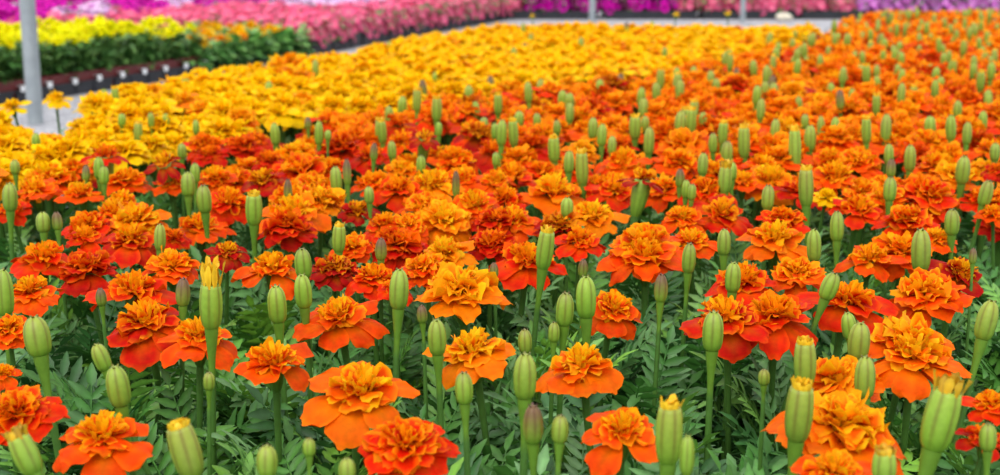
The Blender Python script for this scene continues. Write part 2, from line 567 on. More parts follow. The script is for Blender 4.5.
# px, py, width, tint, style, label, options (rays: degrees, 0 to the right, 90 towards the camera)
BLOOMS = [
    # front edge
    (16, 410, 88, 'S', 'd', 'large scarlet ruffled bloom cut by the left frame edge, behind a withered seed head'),
    (101, 432, 106, 'O', 'r', 'big orange bloom at lower left, a narrow petal pointing up right', dict(rays=[15, 72, 120, 165, 215, 265, 318], lean=14)),
    (361, 386, 114, 'H', 'r', 'wide orange-gold bloom with broad flat petals over dark leaves, lower centre-left', dict(rays=[-14, 50, 98, 148, 205, 260, 310], lean=16)),
    (406, 443, 94, 'S', 'd', 'scarlet-orange frilled bloom with gold middle, lowest one left of centre', dict(lean=20)),
    (275, 358, 88, 'O', 'r', 'orange bloom with one broad petal hanging straight down, above the wide orange-gold bloom', dict(rays=[20, 98, 160, 205, 250, 300], lean=12)),
    (581, 362, 94, 'H', 'r', 'orange bloom with golden middle and two wide lower petals, right of a plump bud', dict(rays=[0, 38, 92, 130, 178, 230, 285], lean=14)),
    (624, 428, 92, 'O', 'r', 'orange bloom with gaping lower petals left of bottom centre gold-tipped bud', dict(rays=[8, 58, 130, 176, 235, 300], lean=14)),
    (842, 422, 122, 'H', 'd', 'largest orange ruffled bloom at lower right, behind the gold-tipped bud', dict(lean=14)),
    (838, 378, 90, 'H', 'd', 'orange bloom half hidden behind the largest ruffled bloom at lower right'),
    (834, 468, 92, 'O', 'r', 'orange bloom cut by the bottom edge, below the largest ruffled bloom', dict(dy=12)),
    (992, 402, 62, 'S', 'r', 'orange-red bloom cut by the right frame edge, above a brown bud'),
    (985, 436, 56, 'R', 'r', 'red-petalled bloom lowest at the right frame edge, behind a brown bud'),
    (2, 371, 40, 'O', 'r', 'orange bloom barely showing at the left frame edge, above the scarlet ruffled one'),
    # second rank
    (145, 318, 92, 'Q', 'r', 'bright red bloom with golden crest and two broad petals hanging down, left side', dict(rays=[8, 48, 95, 140, 185, 240, 300], lean=14)),
    (200, 333, 80, 'O', 'r', 'orange bloom directly behind the withered yellow-topped seed head on the left', dict(rays=[0, 40, 88, 135, 200, 270], lean=10)),
    (8, 328, 52, 'O', 'd', 'orange ruffled bloom at the left frame edge beside a fat green bud'),
    (30, 288, 64, 'O', 'r', 'orange bloom near the left edge with one broad petal reaching right', dict(rays=[28, 75, 112, 170, 240, 310])),
    (42, 254, 68, 'S', 'r', 'orange-scarlet bloom near the left edge with dark red petals on its right', dict(rays=[-5, 38, 95, 152, 210, 280])),
    (84, 266, 66, 'R', 'd', 'red ruffled bloom with one red petal hanging straight down, left side', dict()),
    (172, 264, 58, 'O', 'd', 'orange ruffled bloom above the purple-brown bud, left of the withered seed head'),
    (134, 286, 84, 'S', 'r', 'scarlet bloom with a long petal reaching left, above the bright red bloom', dict(rays=[10, 60, 150, 185, 240, 300])),
    (228, 249, 40, 'C', 'r', 'small dark crimson bloom peeping out behind the withered seed head'),
    (85, 234, 42, 'S', 'r', 'small scarlet bloom in front of leaves, upper left of the red ruffled bloom'),
    (131, 236, 64, 'Q', 'r', 'red bloom with orange crest and drooping petals, left quarter, above the scarlet one', dict(rays=[0, 50, 95, 150, 210, 280])),
    (174, 235, 34, 'R', 'r', 'little red bloom right of a bud stalk in the left quarter'),
    (272, 264, 70, 'O', 'r', 'orange bloom with two long petals hanging down, left of two green buds', dict(rays=[5, 58, 128, 175, 240, 300], lean=10)),
    (337, 265, 50, 'C', 'd', 'crimson bloom with orange crest, right of the pair of green buds'),
    (351, 245, 44, 'O', 'd', 'orange bloom behind the crimson one, beside a gold-tipped bud'),
    (399, 242, 62, 'R', 'd', 'deep red full bloom behind a small purple bud, left of centre'),
    (444, 249, 64, 'G', 'r', 'golden bloom with a red-tipped petal reaching right, centre-left', dict(rays=[12, 75, 135, 190, 260, 320])),
    (492, 241, 58, 'R', 'd', 'deep red full bloom immediately left of the tall bud at centre'),
    (374, 274, 58, 'S', 'r', 'orange-red bloom with yellow crest, left of the tall bud standing against it'),
    (424, 266, 54, 'O', 'd', 'orange ruffled bloom right behind the tall bud at centre-left'),
    (396, 286, 42, 'S', 'r', 'scarlet petals of a bloom mostly hidden behind the tall bud at centre-left'),
    (462, 287, 90, 'G', 'd', 'broad golden-orange carnation-like bloom, alone among leaves at centre', dict(lean=8)),
    (338, 313, 84, 'O', 'r', 'orange bloom with two big petals hanging to its right, below the pair of green buds', dict(rays=[-12, 35, 95, 150, 205, 265, 315], lean=12)),
    (472, 346, 88, 'G', 'r', 'yellow-orange bloom with scalloped gold lower petals, right of a striped bud', dict(rays=[10, 58, 96, 132, 180, 250, 310], lean=10)),
    (528, 256, 76, 'S', 'r', 'scarlet-orange bloom behind the tall gold-tipped bud at the centre of the photo', dict(rays=[20, 68, 112, 150, 210, 290], lean=10)),
    (581, 237, 56, 'S', 'r', 'red-orange bloom right of the tall gold-tipped centre bud'),
    (644, 244, 86, 'O', 'd', 'large orange bloom with a single petal hanging in front, right of centre', dict(lean=10)),
    (646, 252, 78, 'O', 'r', 'orange bloom tucked under the large one, its broad petal pointing down', dict(rays=[92, 158, 20], lean=6, dy=-3)),
    (692, 238, 52, 'O', 'r', 'orange bloom behind the slim bud, right of the large orange bloom'),
    (614, 306, 70, 'O', 'r', 'open orange bloom with petals fanned right, behind a fat green bud', dict(rays=[-2, 55, 100, 150, 215, 285], lean=24, side=8)),
    (742, 278, 76, 'S', 'r', 'scarlet-orange bloom behind the upright bud, right of centre'),
    (726, 314, 92, 'Q', 'r', 'red bloom with petals spread either side of the big upright bud', dict(rays=[5, 50, 98, 165, 210, 270, 320], lean=10)),
    (775, 235, 72, 'H', 'r', 'orange bloom with two broad drooping lower petals, left of a ribbed bud', dict(rays=[28, 65, 115, 160, 220, 290], lean=12)),
    (798, 271, 60, 'O', 'd', 'orange ruffled bloom above the wide scarlet bloom, right half'),
    (774, 310, 96, 'S', 'r', 'wide scarlet bloom with golden crest and fan of lower petals, right half', dict(rays=[18, 58, 102, 150, 205, 265, 320], lean=14)),
    (850, 297, 86, 'S', 'r', 'scarlet-orange bloom with one petal reaching down left, above two green buds', dict(rays=[-4, 55, 142, 190, 250, 310], lean=14)),
    (869, 255, 60, 'O', 'r', 'orange bloom touching another, just left of the tall ribbed bud at right'),
    (902, 248, 66, 'O', 'd', 'orange ruffled bloom directly behind the tall ribbed bud at right'),
    (936, 236, 44, 'O', 'r', 'orange petals right of the tall ribbed bud at right'),
    (925, 290, 80, 'O', 'd', 'orange bowl-shaped bloom with broad petal reaching right, near right edge', dict(lean=8)),
    (912, 340, 92, 'H', 'd', 'big orange double bloom left of the bud on a slanting stalk, near right edge'),
    (914, 352, 100, 'H', 'r', 'orange bloom with three long petals hanging, just under the big double bloom', dict(rays=[0, 45, 95, 148, 180], lean=6, dy=-4)),
    (962, 270, 62, 'C', 'r', 'dark crimson bloom with small gold middle near the right edge', dict(rays=[20, 90, 140, 185, 240, 310], lean=22)),
    # middle ranks
    (55, 96, 28, 'Y', 'r', 'lone yellow bloom standing against gravel just right of the thick grey pole'), (11, 104, 30, 'Y', 'r', 'yellow bloom at the left frame edge just left of the thick grey pole'),
    (-4, 118, 34, 'Y', 'd', 'yellow bloom cut by the left frame edge, left of the pole foot'),
    (105, 152, 43, 'R', 's'), (163, 160, 42, 'C', 's', 'crimson bloom with yellow top seen from the side on a fat green calyx'),
    (66, 167, 45, 'O', 'r'), (33, 188, 52, 'O', 'r'), (81, 190, 46, 'O', 'r'), (126, 178, 45, 'O', 'd'), (121, 199, 45, 'O', 'r'), (10, 207, 40, 'S', 'r'),
    (88, 222, 46, 'S', 'd'), (133, 219, 56, 'G', 'd'), (229, 199, 56, 'S', 'r', '', dict(rays=[0, 50, 95, 140, 200, 270])), (214, 175, 46, 'O', 'r'), (209, 152, 36, 'R', 'r'), (242, 143, 40, 'R', 'd'),
    (172, 180, 40, 'O', 'r'), (255, 138, 40, 'R', 'r'), (295, 152, 48, 'G', 'd'), (300, 168, 56, 'S', 'd'), (269, 158, 40, 'R', 'r'), (262, 178, 46, 'C', 'r'),
    (333, 165, 40, 'S', 'r'), (350, 125, 48, 'O', 'd'), (342, 144, 52, 'R', 'd'), (371, 153, 46, 'R', 'r'), (395, 122, 42, 'O', 'd'), (401, 139, 46, 'S', 'r'), (425, 135, 34, 'C', 's'),
    (472, 131, 50, 'S', 'r'), (454, 157, 46, 'O', 'd'), (401, 167, 34, 'G', 'd'), (374, 181, 42, 'O', 'd'), (399, 186, 54, 'S', 'r'), (432, 181, 64, 'G', 'r', '', dict(rays=[10, 65, 110, 155, 220, 290])),
    (462, 176, 46, 'O', 'r'), (497, 179, 46, 'O', 'r'), (322, 198, 50, 'G', 'd'), (293, 209, 72, 'H', 'r', '', dict(rays=[20, 68, 110, 150, 215, 290])), (358, 208, 38, 'C', 'r'),
    (444, 217, 62, 'G', 'd'), (475, 202, 62, 'O', 'r'), (384, 222, 50, 'S', 'r'), (409, 224, 42, 'O', 'd'), (494, 219, 46, 'R', 'd'),
    (529, 143, 46, 'R', 'd', 'deep red pompon-like full bloom, brightest red one in the upper middle'), (505, 124, 36, 'S', 'r'), (583, 148, 32, 'G', 'd'), (616, 124, 42, 'O', 'd'), (621, 142, 34, 'R', 'r'),
    (684, 143, 58, 'O', 'd'), (622, 158, 52, 'O', 'r'), (512, 173, 56, 'S', 'r'), (553, 188, 72, 'H', 'r', '', dict(rays=[5, 85, 130, 180, 240, 300])),
    (644, 176, 46, 'C', 's', 'crimson bloom with yellow crest facing right on a thick pale calyx', dict(lean=-4, side=12)), (616, 188, 50, 'S', 'r'), (664, 187, 50, 'O', 'd'), (680, 160, 46, 'O', 'd'), (596, 181, 34, 'S', 'r'),
    (512, 217, 58, 'O', 'r'), (593, 212, 62, 'G', 'r'), (560, 223, 48, 'C', 'd'), (722, 210, 60, 'Q', 'r', '', dict(rays=[15, 60, 105, 155, 215, 280])), (682, 215, 50, 'O', 'r'), (742, 179, 42, 'O', 'r'),
    (735, 154, 38, 'S', 'r'), (732, 126, 38, 'O', 'd'), (641, 128, 36, 'O', 'd'),
    (770, 176, 62, 'G', 'r'), (831, 158, 50, 'O', 'r'), (860, 154, 44, 'S', 'r'), (858, 134, 48, 'O', 'd'), (836, 174, 62, 'O', 'r'), (827, 194, 32, 'Y', 'r', 'single clear yellow bloom among orange ones, right of a gold-tipped bud'),
    (927, 140, 50, 'O', 'd'), (952, 121, 46, 'O', 'r'), (976, 139, 42, 'R', 'd'), (937, 163, 56, 'O', 'r'), (929, 194, 72, 'S', 'd', 'large red-orange full dahlia-like bloom in the right quarter above a tall bud'),
    (861, 207, 58, 'S', 'r'), (907, 217, 54, 'S', 'd'), (783, 217, 50, 'S', 'd'), (993, 211, 34, 'O', 'r'), (997, 168, 30, 'R', 'r'), (901, 132, 42, 'O', 'd'), (757, 119, 40, 'O', 'd'), (886, 196, 44, 'O', 'd'), (795, 140, 38, 'S', 'd'), (560, 127, 32, 'O', 'd'),
]
# px, py, width, height of the body, kind, label, options (lean: degrees to the right)
BUDS = [
    (26, 455, 26, 40, 'spent', 'withered yellow-topped seed head leaning left in the lower left corner', dict(lean=-22)),
    (186, 452, 30, 52, 'gold', 'fat gold-tipped bud leaning left at the bottom edge, left quarter', dict(lean=-16)),
    (118, 386, 23, 42, 'green', 'blunt green bud above the big orange bloom at lower left', dict(lean=-4)),
    (101, 357, 17, 28, 'green', 'green bud leaning left just above the blunt green bud', dict(lean=-20)),
    (267, 461, 21, 32, 'green', 'green bud cut by the bottom edge among leaves, left of centre'),
    (309, 447, 13, 18, 'brown', 'tiny brownish bud low among leaves, left of the lowest frilled bloom'),
    (347, 470, 17, 24, 'green', 'bud top just showing at the bottom edge, left of the frilled scarlet bloom'),
    (464, 388, 18, 32, 'brown', 'brown-tipped bud on a bare stalk right of the wide orange-gold bloom'),
    (525, 376, 24, 46, 'green', 'plump green bud left of the orange bloom with two wide lower petals'),
    (533, 424, 21, 40, 'purple', 'purplish green bud below the plump green bud at bottom centre'),
    (560, 429, 17, 28, 'brown', 'short dark bud right of the purplish green bud at bottom centre'),
    (669, 435, 28, 58, 'gold', 'tall gold-tipped bud at bottom centre-right against the orange bloom'),
    (687, 455, 15, 40, 'green', 'slim green bud tucked right of the tall gold-tipped bud'),
    (805, 364, 23, 42, 'gold', 'bud with yellow tip standing above another gold-tipped bud, lower right'),
    (799, 414, 28, 56, 'gold', 'gold-tipped bud in front of the largest ruffled bloom, lower right'),
    (865, 377, 21, 42, 'green', 'dark green bud in front of the half-hidden orange bloom, lower right'),
    (940, 420, 34, 62, 'spent', 'widest pale seed head with ragged yellow top, bottom right', dict(lean=12)),
    (884, 468, 25, 30, 'spent', 'yellow-topped seed head cut by the bottom edge, right of the largest bloom'),
    (988, 437, 17, 28, 'brown', 'brown-tipped bud at the right edge in front of red petals'),
    (764, 377, 12, 16, 'brown', 'tiny dark bud low among leaves left of the yellow-tipped bud', dict(k=.02)),
    (209, 381, 12, 18, 'brown', 'tiny brown bud under the orange bloom with the seed head', dict(k=.02)),
    (37, 336, 26, 40, 'green', 'fat ribbed green bud near the left edge, right of an orange ruffled bloom', dict(lean=-8)),
    (4, 292, 19, 46, 'green', 'pale green bud cut by the left frame edge, halfway down'),
    (211, 306, 23, 46, 'plume', 'tall seed head with withered yellow florets, left of centre, before a crimson bloom', dict(k=.12)),
    (183, 292, 15, 28, 'purple', 'purple-brown bud under the orange ruffled bloom on the left'),
    (101, 297, 11, 18, 'purple', 'small purple bud beside the long petal of the scarlet left bloom', dict(k=.0)),
    (160, 237, 12, 26, 'green', 'slim green bud between two red blooms in the left quarter'),
    (277, 304, 19, 38, 'green', 'lower left bud of a trio of green buds, left of centre'),
    (303, 263, 17, 30, 'brown', 'brown-tipped bud topmost of a trio of green buds, left of centre'),
    (303, 291, 18, 34, 'green', 'lower right bud of a trio of green buds, left of centre', dict(k=.07)),
    (339, 239, 14, 26, 'gold', 'gold-tipped bud before the orange bloom behind the crimson one'),
    (381, 249, 12, 22, 'purple', 'small purple bud against the deep red full bloom left of centre'),
    (399, 289, 20, 40, 'green', 'tall upright bud on a long stalk against red-orange blooms, centre-left'),
    (422, 314, 11, 18, 'purple', 'small dark purple bud left of the broad carnation-like bloom', dict(k=.01)),
    (437, 337, 19, 36, 'green', 'striped green bud on a long stalk left of the yellow-orange bloom'),
    (494, 270, 9, 15, 'purple', 'tiny purple bud between the carnation-like bloom and the centre bud', dict(k=.0)),
    (545, 250, 18, 38, 'gold', 'tall gold-tipped bud on a slanting stalk at the centre of the photo', dict(lean=6)),
    (583, 268, 10, 18, 'purple', 'small purple bud behind the fat green bud right of centre', dict(k=.0)),
    (586, 297, 21, 42, 'green', 'fat bright green bud right of centre in front of orange petals'),
    (565, 309, 18, 34, 'brown', 'brown-tinged bud just left of the fat bright green bud'),
    (661, 288, 14, 28, 'purple', 'purple-tipped bud on a bare stalk under the large orange bloom'),
    (689, 258, 14, 30, 'brown', 'slim ribbed bud on a long stalk right of the large orange bloom'),
    (724, 242, 14, 26, 'green', 'green bud right of the slim ribbed bud, above the scarlet-orange bloom'),
    (733, 277, 16, 30, 'green', 'upright bud in front of the scarlet-orange bloom right of centre'),
    (713, 331, 21, 40, 'green', 'big upright bud in front of the red spread-petalled bloom'),
    (525, 341, 14, 24, 'brown', 'short brown bud among leaves right of the yellow-orange bloom', dict(k=.0)),
    (554, 332, 12, 20, 'brown', 'dim brown bud low between two orange blooms at centre', dict(k=.0)),
    (814, 245, 15, 32, 'green', 'ribbed bud right of the orange bloom with two drooping petals'),
    (921, 250, 20, 42, 'green', 'tall ribbed bud with pale tip at right, before the orange ruffled bloom'),
    (830, 286, 18, 28, 'brown', 'leaning ribbed bud left of the scarlet-orange bloom, right half', dict(lean=18)),
    (849, 326, 15, 28, 'green', 'left smaller bud of two touching buds below the scarlet-orange bloom', dict(lean=-12)),
    (859, 341, 22, 38, 'green', 'right larger bud of two touching buds below the scarlet-orange bloom'),
    (987, 320, 21, 40, 'green', 'plump bud on a slanting bare stalk near the right edge', dict(lean=14)),
    (973, 256, 8, 16, 'purple', 'tiny purple bud beside the dark crimson bloom near the right edge'),
    (10, 197, 15, 28, 'green'), (99, 168, 11, 22, 'green'), (104, 175, 10, 18, 'brown'), (86, 173, 8, 16, 'purple'), (43, 222, 14, 20, 'green'), (57, 221, 11, 18, 'purple'),
    (188, 184, 14, 24, 'green'), (195, 173, 10, 20, 'brown'), (204, 199, 15, 28, 'brown'), (15, 167, 10, 14, 'green'), (36, 141, 9, 16, 'green'), (254, 210, 17, 30, 'gold'),
    (122, 120, 8, 13, 'green'), (151, 120, 7, 15, 'green'), (196, 127, 7, 14, 'green'), (182, 151, 9, 15, 'green'), (166, 119, 7, 11, 'green'),
    (319, 133, 9, 24, 'green'), (275, 134, 10, 22, 'green'), (336, 179, 12, 25, 'green'), (347, 172, 9, 26, 'purple'), (374, 152, 8, 18, 'purple'), (288, 191, 9, 24, 'purple'),
    (369, 195, 10, 17, 'green'), (421, 164, 10, 17, 'brown'), (456, 184, 8, 26, 'purple'), (392, 150, 9, 18, 'green'), (495, 131, 8, 16, 'green'), (484, 124, 9, 14, 'brown'), (308, 123, 7, 12, 'purple'),
    (439, 129, 7, 14, 'green'), (496, 159, 8, 14, 'brown'), (328, 135, 7, 10, 'green'),
    (519, 119, 10, 16, 'green'), (537, 120, 8, 14, 'brown'), (557, 127, 8, 14, 'brown'), (554, 150, 12, 24, 'gold'), (569, 162, 11, 22, 'green'), (582, 169, 13, 32, 'gold'),
    (593, 128, 10, 21, 'green'), (602, 135, 10, 22, 'green'), (612, 145, 9, 18, 'green'), (635, 128, 12, 22, 'gold'), (649, 141, 11, 28, 'green'), (645, 124, 9, 16, 'green'), (567, 207, 13, 19, 'green'),
    (691, 123, 11, 26, 'gold'), (703, 120, 9, 16, 'green'), (713, 143, 9, 20, 'brown'), (723, 134, 10, 22, 'gold'), (727, 153, 12, 24, 'brown'), (703, 164, 11, 22, 'green'), (744, 143, 12, 30, 'gold'),
    (680, 178, 10, 18, 'purple'), (686, 189, 9, 18, 'green'), (725, 180, 14, 26, 'spent'), (732, 171, 10, 18, 'green'), (692, 192, 9, 16, 'brown'),
    (775, 132, 10, 26, 'green'), (795, 150, 13, 38, 'gold'), (810, 138, 12, 26, 'green'), (805, 121, 8, 14, 'brown'), (821, 128, 8, 24, 'green'), (835, 130, 10, 26, 'green'), (886, 128, 11, 28, 'green'),
    (930, 126, 12, 20, 'green'), (806, 188, 15, 36, 'gold'), (768, 197, 13, 24, 'brown'), (889, 154, 10, 20, 'green'), (891, 168, 10, 18, 'purple'), (910, 158, 12, 26, 'green'), (963, 170, 14, 28, 'green'),
    (890, 189, 13, 24, 'brown'), (986, 193, 14, 26, 'brown', '', dict(lean=10)), (837, 226, 14, 30, 'brown'), (952, 222, 15, 26, 'brown'), (995, 152, 10, 18, 'green'), (983, 120, 9, 18, 'green'),
]


# ------------------------------------------------------------------ automatic labels for the smaller ones
LOOK = {'R': 'red', 'Q': 'red', 'H': 'orange', 'C': 'crimson', 'S': 'scarlet-orange', 'O': 'orange', 'G': 'golden-orange', 'Y': 'yellow'}
FORM = {'r': 'bloom with drooping outer petals', 'd': 'full ruffled bloom', 's': 'half-open bloom on thick green calyx'}
BUDLOOK = {'green': 'closed green bud', 'purple': 'purple-tipped bud', 'brown': 'small brown-tipped bud', 'gold': 'gold-tipped opening bud', 'spent': 'withered gold-topped seed head', 'plume': 'tall withered seed head'}
seen_labels = set()


def place_words(px, py):
    return '%d%% across, %d%% down the photo' % (round(px / 10), round(py / 4.75))


def uniq(lab, px, py):
    if lab in seen_labels:
        lab = lab.replace(place_words(px, py), '%.1f%% across, %.1f%% down the photo' % (px / 10, py / 4.75))
    while lab in seen_labels:
        px += .3
        lab = lab.split(', ')[0] + ', %.1f%% across, %.1f%% down the photo' % (px / 10, py / 4.75)
    seen_labels.add(lab)
    return lab


def rel(px, py, others, reach):
    best, bd = None, reach
    for o in others:
        d = math.hypot(o[0] - px, o[1] - py)
        if 6 < d < bd:
            best, bd = o, d
    return best


def bloom_label(px, py, tint, style):
    s = LOOK[tint] + ' ' + FORM[style]
    if py > 112:
        o = rel(px, py, BUDS, 38)
        if o is not None and style != 's':
            s = LOOK[tint] + (' ruffled' if style == 'd' else '') + ' bloom ' + ('right of' if px > o[0] else 'left of') + ' a ' + BUDLOOK[o[4] if len(o) > 4 and o[4] in BUDLOOK else 'green']
    return uniq(s + ', ' + place_words(px, py), px, py)


def bud_label(px, py, kind):
    s = BUDLOOK[kind]
    if py > 112:
        o = rel(px, py, BLOOMS, 40)
        if o is not None:
            s += (' right of ' if px > o[0] else ' left of ') + {'R': 'a red', 'Q': 'a red', 'H': 'an orange', 'C': 'a crimson', 'S': 'a scarlet', 'O': 'an orange', 'G': 'a golden', 'Y': 'a yellow'}[o[3]] + ' bloom'
    return uniq(s + ', ' + place_words(px, py), px, py)


for e in BLOOMS:
    px, py, w, tint, style = e[:5]
    lab = e[5] if len(e) > 5 and e[5] else bloom_label(px, py, tint, style)
    seen_labels.add(lab)
    kw = e[6] if len(e) > 6 else {}
    place_bloom(px, py, w, tint, style, lab, **kw)
for e in BUDS:
    px, py, w, h, kind = e[:5]
    lab = e[5] if len(e) > 5 and e[5] else bud_label(px, py, kind)
    seen_labels.add(lab)
    kw = e[6] if len(e) > 6 else {}
    place_bud(px, py, w, h, kind, lab, **kw)

# ------------------------------------------------------------------ the rest of the bed: smaller blooms, one mesh each
YEL = [(-40, 130), (74, 130), (78, 103), (96, 96), (130, 89), (165, 81), (190, 73), (240, 69), (280, 61), (345, 53), (357, 58), (368, 49), (420, 38), (500, 28), (560, 26), (815, 28), (812, 36),
       (700, 62), (600, 79), (500, 90), (420, 98), (330, 112), (260, 122), (205, 138), (130, 150), (60, 172), (0, 182), (-40, 184)]
ORA = [(825, 33), (850, 19), (880, 14), (1040, 12), (1040, 138), (300, 138), (330, 116), (420, 102), (500, 94), (600, 83), (700, 66), (812, 40)]


def bloom_single(D, tint, style, R, lod, lean):
    """whole bloom, calyx and stem in one builder, standing on the ground, 0.25 m tall."""
    a, b, c = bloom_parts(D, tint, style, R, None, lod)
    q = MB()
    axis = np.array((R.uniform(-.15, .15), -lean, 1.0))
    axis /= np.linalg.norm(axis)
    head = np.array((0, 0, ZB - .004))
    M = m4(rot_to(axis), head)
    for s in (a, b, c):
        q.merge(s, M)
    P = curve_pts((R.uniform(-.01, .01), R.uniform(0, .02), 0), head, axis, 5)
    tube(q, P, [.002, .002, .002, .003, .006], np.array([GREEN_D] * 5), 5, mi=1)
    return q.pack()


def bud_single(W, H, kind, R):
    body, tip = bud_meshes(W, H, kind, R)
    q = MB()
    axis = np.array((R.uniform(-.1, .1), R.uniform(-.1, .1), 1.0))
    axis /= np.linalg.norm(axis)
    foot = np.array((0, 0, ZB + .004 - H / 2))
    M = m4(rot_to(axis), foot)
    q.merge(body, M)
    q.merge(tip, M)
    P = curve_pts((0, 0, 0), foot - axis * H * .9, axis, 4)
    P = np.concatenate((P, [foot]))
    tube(q, P, [W * .16] * 4 + [W * .3], np.array([GREEN_D] * 3 + [GREEN] * 2), 6, mi=1)
    return q.pack()


TYP = .057
protos, bprotos = {}, {}
for tint in 'CRSOGY':
    for i in range(5):
        R = random.Random(i * 17 + ord(tint))
        for lod in (0, 1, 2):
            protos[tint, i, lod] = bloom_single(TYP, tint, 'd' if i % 2 == 0 else 'r', R, lod, R.uniform(.05, .3))
for kind in ('green', 'gold', 'purple'):
    for i in range(4):
        R = random.Random(i * 13 + len(kind))
        bprotos[kind, i] = bud_single(.0125, .026, kind, R)
me_of = {}


def proto_mesh(key, b, nm, mats):
    if (nm, key) not in me_of:
        me_of[nm, key] = b.mesh(nm, mats)
    return me_of[nm, key]


def scatter(step, poly, z, taken, dmin, prob=1.0):
    out = []
    y = .9
    while y < 4.7:
        xx = -2.2 + rnd.uniform(0, step)
        while xx < 2.2:
            p = np.array((xx + rnd.uniform(-.38, .38) * step, y + rnd.uniform(-.38, .38) * step, z + rnd.uniform(-.012, .012)))
            px, py, zc = project(p)
            if in_poly(px, py, poly) and rnd.random() < prob and all((p[0] - t[0]) ** 2 + (p[1] - t[1]) ** 2 > dmin ** 2 for t in taken):
                out.append((p, px, py, zc))
            xx += step
        y += step * .9
    return out


taken = [on_plane(e[0], e[1], ZB)[:2] for e in BLOOMS] + [on_plane(e[0] + q, e[1] + d, ZB)[:2] for e in BLOOMS if e[4] == 's' for q in (-10, 10) for d in (22, 40)]
MIDF = [(0, 185), (60, 176), (200, 142), (300, 138), (1015, 138), (1015, 232), (0, 232)]
mid_o = scatter(.030, MIDF, ZB - .008, taken, .044, .42)
mid_k = []
for e in mid_o:
    if all((e[0][0] - f[0][0]) ** 2 + (e[0][1] - f[0][1]) ** 2 > .042 ** 2 for f in mid_k):
        mid_k.append(e)
far_o = mid_k + scatter(.048, ORA, ZB, taken, .046)
far_y = scatter(.046, YEL, ZB, taken, .040)
takenb = [on_plane(e[0], e[1] * 1.06, ZB)[:2] for e in BUDS]
far_b = scatter(.082, ORA, ZB + .012, takenb, .05, .85)
far_by = scatter(.17, YEL, ZB + .002, takenb, .05, .7)
import sys; print('FILL', len(BLOOMS), len(mid_k), len(far_o), len(far_y), len(BUDS), len(far_b), len(far_by))


def inframe(e):
    return -12 < e[1] < 1012


def settle(items, room, pick, name, cat, group, labelf, stuff_name, stuff_label, mats, stuff_group=None):
    items = sorted(items, key=lambda e: e[3])
    vis = [e for e in items if inframe(e)]
    solo, rest = vis[:room], vis[room:] + [e for e in items if not inframe(e)]
    for e in solo:
        key, b = pick(e)
        o = link(name, proto_mesh(key, b, name, mats), None, (e[0][0], e[0][1], 0.0))
        s = rnd.uniform(.88, 1.1)
        o.scale = (s, s, e[0][2] / ZB)
        o.rotation_euler = (0, 0, rnd.uniform(-.6, .6))
        tag(o, labelf(e, key), cat, group)
    if rest:
        q = MB()
        for e in rest:
            key, b = pick(e)
            s = rnd.uniform(.88, 1.1)
            a = rnd.uniform(-.6, .6)
            M = np.eye(4)
            M[:3, :3] = np.array(((math.cos(a) * s, -math.sin(a) * s, 0), (math.sin(a) * s, math.cos(a) * s, 0), (0, 0, e[0][2] / ZB)))
            M[:3, 3] = (e[0][0], e[0][1], 0)
            q.merge(b, M)
        tag(link(stuff_name, q.mesh(stuff_name, mats)), stuff_label, cat, None, 'stuff')


def pick_o(e):
    # red blooms are commoner towards the middle of the bed
    u = rnd.random()
    if e[1] < 520 and e[2] < 150:
        u *= .62
    t = 'C' if u < .05 else 'R' if u < .15 else 'S' if u < .38 else 'O' if u < .90 else 'G'
    k = (t, rnd.randrange(5), 0 if e[3] < 1.5 else 1 if e[3] < 2.6 else 2)
    return k, protos[k]


def pick_y(e):
    k = ('Y' if rnd.random() < .93 else 'G', rnd.randrange(5), 1 if e[3] < 2.3 else 2)
    return k, protos[k]


def pick_b(e):
    k = (rnd.choice(('green',) * 9 + ('gold',) * 4 + ('purple',)), rnd.randrange(4))
    return k, bprotos[k]


def lab_o(e, k):
    return uniq('small %s %s, %s' % (LOOK[k[0]], 'full ruffled bloom' if k[1] % 2 == 0 else 'bloom with spread petals', place_words(e[1], e[2])), e[1], e[2])


def lab_y(e, k):
    return uniq('%s marigold %s, %s' % ('yellow' if k[0] == 'Y' else 'amber', 'full ruffled bloom' if k[1] % 2 == 0 else 'bloom with spread petals', place_words(e[1], e[2])), e[1], e[2])


def lab_b(e, k):
    return uniq('small %s among distant blooms, %s' % (BUDLOOK[k[0]], place_words(e[1], e[2])), e[1], e[2])


PM = [M_PET, M_STEM]
BM = [M_BUD, M_STEM]
settle(far_o, 300 - len(BLOOMS), pick_o, 'marigold_bloom', 'flower', 'orange and red marigold blooms farther back', lab_o, 'distant_marigold_blossoms',
       'distant orange and red marigold blooms at the far right end of the bed', PM)
settle(far_y, 300, pick_y, 'yellow_marigold_bloom', 'flower', 'yellow marigold blooms behind the orange ones', lab_y, 'distant_yellow_blossoms',
       'distant yellow marigold blooms along the far edge of the bed', PM)
settle(far_b + far_by, 300 - len(BUDS), pick_b, 'marigold_bud', 'flower bud', 'small marigold buds farther back', lab_b, 'distant_marigold_buds',
       'distant green marigold buds among the blurred blooms', BM)

